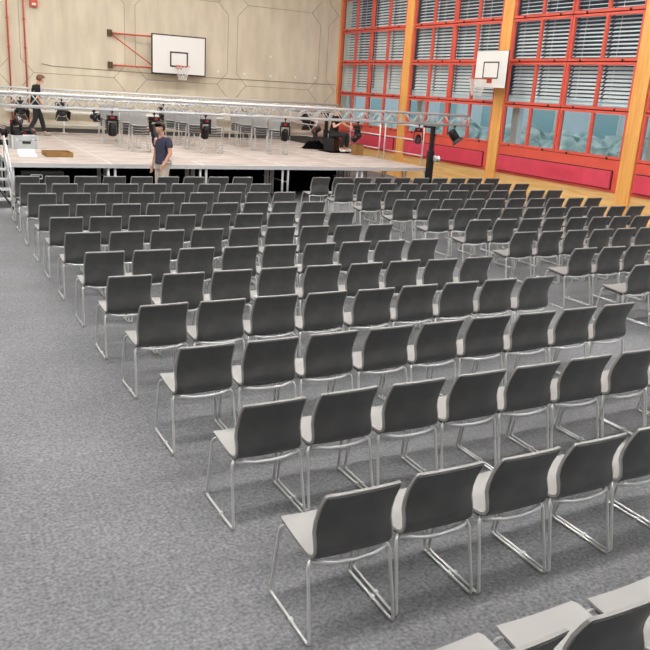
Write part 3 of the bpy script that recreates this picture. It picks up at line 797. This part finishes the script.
# stairs with hand rails at the left end of the stage
t = thing('stage_stairs', 'silver stage stairs with hand rails at the left end of the stage', 'stairs', (.98, 15.9, 0))
for k in range(4):
    obj('step', box(B(), -.02 - .0, .68, .0 + k * .26, .26 + k * .26, .16 * (k + 1) - .03, .16 * (k + 1)), M['alu_w'], t)
for x in (-.04, .70):
    bm = B(); tube(bm, [(x, .0, .02), (x, 1.05, .66)], .022, 8); tube(bm, [(x, 1.05, .0), (x, 1.05, .66)], .022, 8); obj('stringer', bm, M['alu_w'], t)
    bm = B(); tube(bm, fillet([(x, .05, .03), (x, .05, .75), (x, 1.04, 1.3), (x, 1.04, .6)], .08), .019, 8); hr = obj('hand_rail', bm, M['alu_w'], t)
    bm = B(); tube(bm, [(x, .05, .42), (x, 1.04, .98)], .014, 8); tube(bm, [(x, .5, .32), (x, .5, .99)], .014, 8); obj('rail_infill', bm, M['alu_w'], hr)
# black folding stand in front of the stairs
t = thing('tripod_stand', 'black folded tripod stand beside the stairs left of the first chair rows', 'stand', (1.25, 15.0, 0))
bm = B(); tube(bm, [(0, 0, .1), (0, 0, 1.15)], .02, 8); obj('pole', bm, M['black'], t)
for k in range(3):
    a = k * 2 * PI / 3 + .2; bm = B(); tube(bm, [(0.02 * math.cos(a), .02 * math.sin(a), .62), (.42 * math.cos(a), .42 * math.sin(a), .02)], .014, 8)
    lg = obj('leg', bm, M['black'], t); obj('foot', lathe(B(), [(.02, 0), (.02, .03), (.012, .04)], 8, Matrix.Translation((.42 * math.cos(a), .42 * math.sin(a), 0))), M['rubber'], lg)

# ------------------------------------------------------------------ basketball boards
t = thing('basketball_backboard', 'large white basketball backboard on red swing arms on the concrete wall', 'basketball hoop', (7.86, 25.2, 2.72))
obj('board', box(B(), -.89, .89, 0, .03, 0, 1.2), M['white'], t)
bm = B()
for a in ((-.89, .89, 0, .035), (-.89, .89, 1.165, 1.2), (-.89, -.855, .035, 1.165), (.855, .89, .035, 1.165)): box(bm, a[0], a[1], -.004, .031, a[2], a[3])
o = obj('border', bm, M['ink'], t)
bm = B()
for a in ((-.295, .295, .24, .285), (-.295, .295, .66, .705), (-.295, -.25, .285, .66), (.25, .295, .285, .66)): box(bm, a[0], a[1], -.006, -.001, a[2], a[3])
obj('target_square', bm, M['ink'], t)
def hoop(parent, c, out, r=.225, netL=.42):
    """ring centre c, `out` unit vector away from the board"""
    bm = B(); tube(bm, [Vector(c) + Vector((r * math.cos(2 * PI * k / 28), r * math.sin(2 * PI * k / 28), 0)) for k in range(28)], .011, 8, closed=True)
    o = Vector(out); s = o.cross(Vector((0, 0, 1)))
    for q in (-.06, .06): tube(bm, [Vector(c) - o * r + s * q, Vector(c) - o * (r + .15) + s * q], .012, 6)
    box(bm, *sorted((c[0] - o.x * (r + .15) - abs(s.x) * .09 - .006, c[0] - o.x * (r + .15) + abs(s.x) * .09 + .006)), *sorted((c[1] - o.y * (r + .15) - abs(s.y) * .09 - .006, c[1] - o.y * (r + .15) + abs(s.y) * .09 + .006)), c[2] - .09, c[2] + .03)
    rg = obj('ring', bm, M['redpipe'], parent)
    bm = B(); n = 12
    for k in range(n):
        for d in (-1, 1):
            P = []
            for i in range(6):
                f = i / 5; a = 2 * PI * (k + d * f * 2.5 / 1) / n; rr = r * (1 - .45 * f ** .8)
                P.append(Vector(c) + Vector((rr * math.cos(a), rr * math.sin(a), -f * netL)))
            tube(bm, P, .007, 4, cap=False)
    nt_ = obj('net', bm, M['net'], rg); return rg
hoop(t, (0, -.385, .27), (0, -1, 0))
# red swing arms
bm = B(); tube(bm, [(-2.1, .355, 1.11), (-.88, .06, 1.10)], .026, 8); obj('arm', bm, M['redpipe'], t)
bm = B(); tube(bm, [(-2.1, .355, .17), (-.88, .06, .17)], .026, 8); obj('arm', bm, M['redpipe'], t)
bm = B(); tube(bm, [(-2.05, .35, 1.08), (-.88, .06, .26)], .018, 8); obj('diagonal_arm', bm, M['redpipe'], t)
for z in (1.11, .17):
    bm = B(); box(bm, -2.17, -2.03, .30, .395, z - .1, z + .1, bev=.01); obj('wall_hinge', bm, M['carddark'], t)
bm = B(); box(bm, -.7, .7, .03, .08, .25, .33); box(bm, -.7, .7, .03, .08, .85, .93); box(bm, -.04, .04, .08, .39, .5, .58); obj('back_support', bm, M['redpipe'], t)

t = thing('practice_backboard', 'small white practice backboard with net on a wooden window pillar', 'basketball hoop', (13.47, 16.58, 2.86), PI / 2 * 3)
# local: x along the wall (-Y world at rz=-90), y away from wall side; board faces -X world
t.rotation_euler = (0, 0, -PI / 2)   # local +y -> world +x ; local x -> world -y
obj('board', box(B(), -.625, .625, 0, .03, 0, .9, bev=.003), M['white'], t)
bm = B()
for a in ((-.31, .31, .22, .25), (-.31, .31, .61, .64), (-.31, -.275, .25, .61), (.275, .31, .25, .61)): box(bm, a[0], a[1], -.006, -.001, a[2], a[3])
obj('target_square', bm, M['ink'], t)
bm = B()
for a in ((-.626, .626, -.004, .006), (-.626, .626, .894, .904), (-.63, -.62, 0, .9), (.62, .63, 0, .9)): box(bm, a[0], a[1], .002, .031, a[2], a[3])
obj('border', bm, M['ink'], t)
hoop(t, (0, -.385, .2), (0, -1, 0))
bm = B(); box(bm, -.1, .1, .03, .378, .1, .18); box(bm, -.1, .1, .03, .378, .6, .68); box(bm, -.12, .12, .03, .05, .05, .75); obj('wall_bracket', bm, M['black'], t)

# ------------------------------------------------------------------ lamps of the hall
em = mat_emit('tube lamp diffuser', (1, .985, .965), 41.0)
lamp = None
ly = (-1.6, 2.95, 7.5, 12.05, 16.6, 21.15); lx = (-4.6, -1.5, 1.6, 4.7, 7.8, 10.9)
for i, x in enumerate(lx):
    for j, y in enumerate(ly):
        lb = 'long ceiling lamp, %s from the windows in the %s lamp row from the back wall' % (O[6 - i], O[6 - j])
        if lamp is None:
            lamp = thing('ceiling_light', lb, 'ceiling lamp', (x, y, ZC), 0, 'long ceiling lamps of the hall')
            bm = B(); box(bm, -1.5, 1.5, -.15, .15, -.10, -.001, bev=.01); obj('casing', bm, M['ceil'], lamp)
            bm = B(); box(bm, -1.47, 1.47, -.12, .12, -.115, -.102); obj('diffuser', bm, em, lamp)
            build_kids()
        else: dup(lamp, (x, y, ZC), 0, lb, 'long ceiling lamps of the hall')

# ------------------------------------------------------------------ world: dim evening sky
w = bpy.data.worlds.new('world'); SC.world = w; w.use_nodes = True
nt = w.node_tree; bg = nt.nodes['Background']
bg.inputs[0].default_value = (.84, .92, 1, 1); bg.inputs[1].default_value = .9

SC.view_settings.view_transform = 'Standard'; SC.view_settings.look = 'None'; SC.view_settings.gamma = 1; SC.view_settings.use_curve_mapping = False
SC.view_settings.exposure = 0.14
SC.cycles.use_denoising = True; SC.cycles.max_bounces = 6; SC.cycles.diffuse_bounces = 3; SC.cycles.transparent_max_bounces = 12
